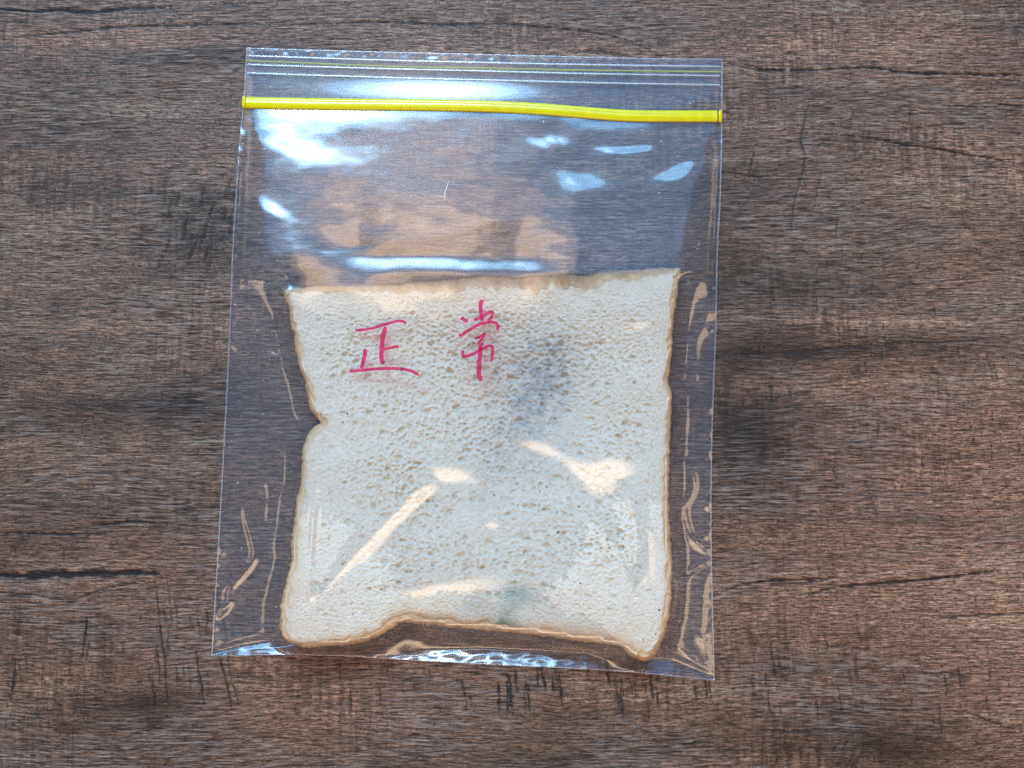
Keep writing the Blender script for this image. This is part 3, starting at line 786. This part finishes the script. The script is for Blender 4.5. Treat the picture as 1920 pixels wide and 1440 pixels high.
def strip(name, path, half_px, z_up, mat, parent, prof=None, wob=0.0, seed=0, half2=None):
    """a bead swept along a photo-space path resting on the film"""
    p = np.asarray(path, float); n = len(p)
    tg = np.gradient(p, axis=0); tg /= np.linalg.norm(tg, axis=1)[:, None]
    nr = np.stack([-tg[:, 1], tg[:, 0]], -1)
    if prof is None:
        a = np.linspace(0, 2*math.pi, 9)[:-1]
        prof = [(math.cos(t), math.sin(t)) for t in a]
    rows = []
    idx = np.arange(n)
    base = film_z(p[:, 0], p[:, 1])
    hw = half_px*(1+wob*noise(idx/3., idx*0.+seed, 5))
    for (a, b) in prof:
        q = p + nr*(a*hw)[:, None] + nr*(wob*1.5*noise(idx/4., idx*0.+seed, 15))[:, None]
        rows.append(P(q[:, 0], q[:, 1], base + z_up*b))
    V = np.stack(rows, 1)-BOFF
    m = len(prof)
    caps = [[0*m+j for j in range(m)]]
    o = mesh_obj(name, V.reshape(-1, 3), grid_quads(n, m, wrap=True), mat, parent)
    return o

# yellow zip: two interlocking tracks, flattened oval with a groove, crushed at both welds
zp = spline(ZIP, 420)
prof = [(-1, 0), (-.98, .35), (-.90, .62), (-.76, .80), (-.60, .88), (-.45, .90), (-.34, .88), (-.26, .93), (-.1, .99), (.1, 1.0), (.3, .97), (.5, .90), (.7, .76), (.86, .55), (.97, .25), (1, 0.0), (.8, -.5), (0, -.6), (-.8, -.5)]
zp_in = zp[(zp[:, 0] > 459) & (zp[:, 0] < 1347)]
track = strip('zip_track', zp_in, 11.0, 1.0, M_YELLOW, BAG, prof)
def zip_end(cx, cy, seed):
    n, m = 26, 20
    th, ph = np.meshgrid(np.linspace(0, math.pi, n), np.linspace(0, 2*math.pi, m, endpoint=False), indexing='ij')
    lump = fbm(np.cos(th)*5.2+seed, np.cos(ph)*2.6+seed, seed, 3)
    ex = 0.72
    sy = np.sign(np.cos(th))*np.abs(np.cos(th))**ex
    x = cx + 3.8*np.sin(th)**ex*np.sign(np.cos(ph))*np.abs(np.cos(ph))**ex*(1+0.38*lump); y = cy + 11.5*sy*(1+0.10*lump)
    z = float(film_z(np.array([cx]), np.array([cy]))[0]) + 0.25 + 0.55*np.sin(th)**ex*np.sin(ph)*(1+0.8*lump)
    mesh_obj('zip_end', (P(x, y, z)-BOFF).reshape(-1, 3), grid_quads(n, m, wrap=True, flip=True), M_YELLOW, track)
zip_end(457, 191.5, 3); zip_end(1350.5, 218, 8)

# moulded ribs on the lip and the lime line between them
for ya, yb, yc in ((104.5, 117, 124.5), (121, 133, 142), (137, 149.5, 159)):
    pth = spline([(464, ya), (600, ya+4.4), (760, yb-3.2), (900, yb), (1100, yb+(yc-yb)*.55), (1350, yc)], 240)
    strip('lip_rib', pth, 1.7, 0.42, M_RIB, BAG)
pth = spline([(462, 113.5), (600, 119), (760, 125), (900, 127.5), (1100, 131.5), (1352, 134.5)], 240)
strip('lip_line', pth, 1.4, 0.22, M_LIME, BAG)
# welds at the two sides, the fold at the bottom, the cut edge at the top
strip('side_weld', spline(B_LEFT, 520), 1.6, 0.22, M_SEAM, BAG, wob=0.5, seed=1)
strip('side_weld', spline(B_RIGHT, 520), 1.6, 0.22, M_SEAM, BAG, wob=0.5, seed=2)
strip('bottom_fold', spline(B_BOT, 400), 1.1, 0.14, M_SEAM, BAG, wob=0.25, seed=3)
strip('lip_edge', spline(B_TOP, 400), 0.9, 0.10, M_SEAM, BAG, wob=0.2, seed=4)

# ------------------------------------------------------------------ handwriting on the front panel
def S6(pts): return [(640+x/6., 540+y/6.) for x, y in pts]
CH1 = [([(155, 478), (300, 462), (450, 425), (560, 390), (640, 370), (700, 378), (730, 405)], 15),
       ([(497, 435), (470, 540), (455, 650), (450, 760), (460, 825), (485, 852)], 25),
       ([(462, 692), (560, 672), (620, 656), (645, 672)], 15),
       ([(262, 685), (265, 740), (245, 830), (228, 908)], 22),
       ([(85, 940), (230, 925), (400, 910), (600, 905), (740, 920), (830, 955), (875, 980)], 17)]
CH2 = [([(1582, 130), (1564, 210), (1575, 300), (1583, 372)], 22),
       ([(1352, 325), (1385, 362), (1425, 376)], 20),
       ([(1490, 356), (1560, 335), (1650, 280), (1700, 272), (1690, 322), (1645, 372)], 17),
       ([(1345, 540), (1420, 482), (1540, 415), (1660, 385), (1722, 388), (1762, 425), (1754, 475)], 18),
       ([(1330, 515), (1348, 550)], 16),
       ([(1500, 573), (1560, 545), (1618, 512), (1570, 585), (1548, 630), (1605, 628)], 14),
       ([(1372, 700), (1364, 740), (1380, 772), (1450, 755), (1560, 700), (1650, 655), (1698, 662), (1700, 740), (1685, 832)], 17),
       ([(1566, 640), (1560, 760), (1548, 900), (1550, 980), (1574, 1046)], 25)]
def character(name, strokes, k0):
    vs, qs, o = [], [], 0
    for i, (pts, hw) in enumerate(strokes):
        p = spline(S6(pts), 60); n = len(p)
        tg = np.gradient(p, axis=0); tg /= np.linalg.norm(tg, axis=1)[:, None]+1e-9
        nr = np.stack([-tg[:, 1], tg[:, 0]], -1)
        f = np.linspace(0, 1, n)
        L = np.hypot(*np.diff(p, axis=0).T).sum()
        hwp = hw/6.
        e = np.minimum(f, 1-f)*L/hwp
        w = hwp*np.sqrt(np.clip(1-(1-np.clip(e, 0, 1))**2, 0.02, 1))*(1+0.10*noise(f*9, f*0+i, k0))
        a = np.linspace(-1, 1, 5)
        q = p[:, None]+nr[:, None]*(w[:, None]*a[None])[..., None]
        z = film_z(q[..., 0].ravel(), q[..., 1].ravel()).reshape(n, 5)+0.05+0.015*i
        vs.append(P(q[..., 0], q[..., 1], z).reshape(-1, 3)); qs.append(grid_quads(n, 5, o)); o += n*5
    ob = mesh_obj(name, np.vstack(vs)-BOFF, np.vstack(qs), M_INK, front)
    return ob
character('handwritten_character', CH1, 3)['label'] = 'pink handwritten character of five strokes'
character('handwritten_character', CH2, 6)['label'] = 'taller pink handwritten character with a long vertical stroke'

# ------------------------------------------------------------------ tiny crumbs stuck inside the film
def specks():
    import bmesh
    bm = bmesh.new(); bmesh.ops.create_icosphere(bm, subdivisions=1, radius=1.0)
    bv = np.array([v.co[:] for v in bm.verts]); bf = np.array([[v.index for v in f.verts] for f in bm.faces]); bm.free()
    vs, fs, o = [], [], 0
    spots = [(1294, 193, 3), (1300, 190, 2), (1262, 182, 1.6), (1240, 264, 2), (1019, 228, 3), (940, 285, 1.2), (1075, 360, 1.6), (1236, 362, 2.2), (1310, 458, 2), (1308, 466, 1.5), (496, 279, 2), (507, 162, 2.2),
             (486, 437, 1.5), (480, 543, 1.3), (482, 619, 1.7), (478, 630, 1.3), (494, 712, 1.8), (493, 776, 2), (453, 780, 1.6), (446, 905, 2), (453, 1028, 2), (464, 1053, 1.8), (467, 1053, 1.6), (518, 1138, 1.6),
             (1278, 1034, 1.8), (1278, 823, 1.4), (1268, 737, 1.5), (1290, 745, 1.7), (1280, 712, 1.5), (1322, 1243, 1.8), (1274, 1166, 1.7), (1265, 410, 1.3)]
    for _ in range(95):
        if rng.random() < .55: spots.append((rng.uniform(480, 1330), rng.uniform(235, 510), rng.uniform(.5, 1.2)))
        elif rng.random() < .5: spots.append((rng.uniform(430, 535), rng.uniform(520, 1180), rng.uniform(.5, 1.2)))
        else: spots.append((rng.uniform(1265, 1330), rng.uniform(520, 1200), rng.uniform(.5, 1.2)))
    for x, y, r in spots:
        c = P(np.array(x), np.array(y), film_z(np.array([x]), np.array([y]))[0]-0.30)
        v = bv*(1+0.5*(rng.random((len(bv), 1))-.5))*np.array([1, rng.uniform(.5, 1), .6])*r*0.8*0.183*MM
        a = rng.uniform(0, 3.1); R = np.array([[math.cos(a), -math.sin(a), 0], [math.sin(a), math.cos(a), 0], [0, 0, 1]])
        vs.append(v@R.T+c); fs.append(bf+o); o += len(bv)
    # a curled shaving
    p = spline([(842, 338), (838, 350), (834, 362), (834, 375)], 14)
    z = film_z(p[:, 0], p[:, 1])-.25
    ring = []
    for k in range(5):
        a = k*2*math.pi/5
        ring.append(P(p[:, 0]+1.1*math.cos(a)*np.sin(np.linspace(.2, 2.9, 14)), p[:, 1], z+0.15*math.sin(a)))
    V = np.stack(ring, 1).reshape(-1, 3); q = grid_quads(14, 5, o, wrap=True); vs.append(V)
    ob = mesh_obj('bread_crumbs', np.vstack(vs), q, M_SPECK, tris=np.vstack(fs))
    ob['kind'] = 'stuff'
    ob['label'] = 'tiny white crumbs clinging to the inside of the bag'
    ob['category'] = 'crumbs'
specks()
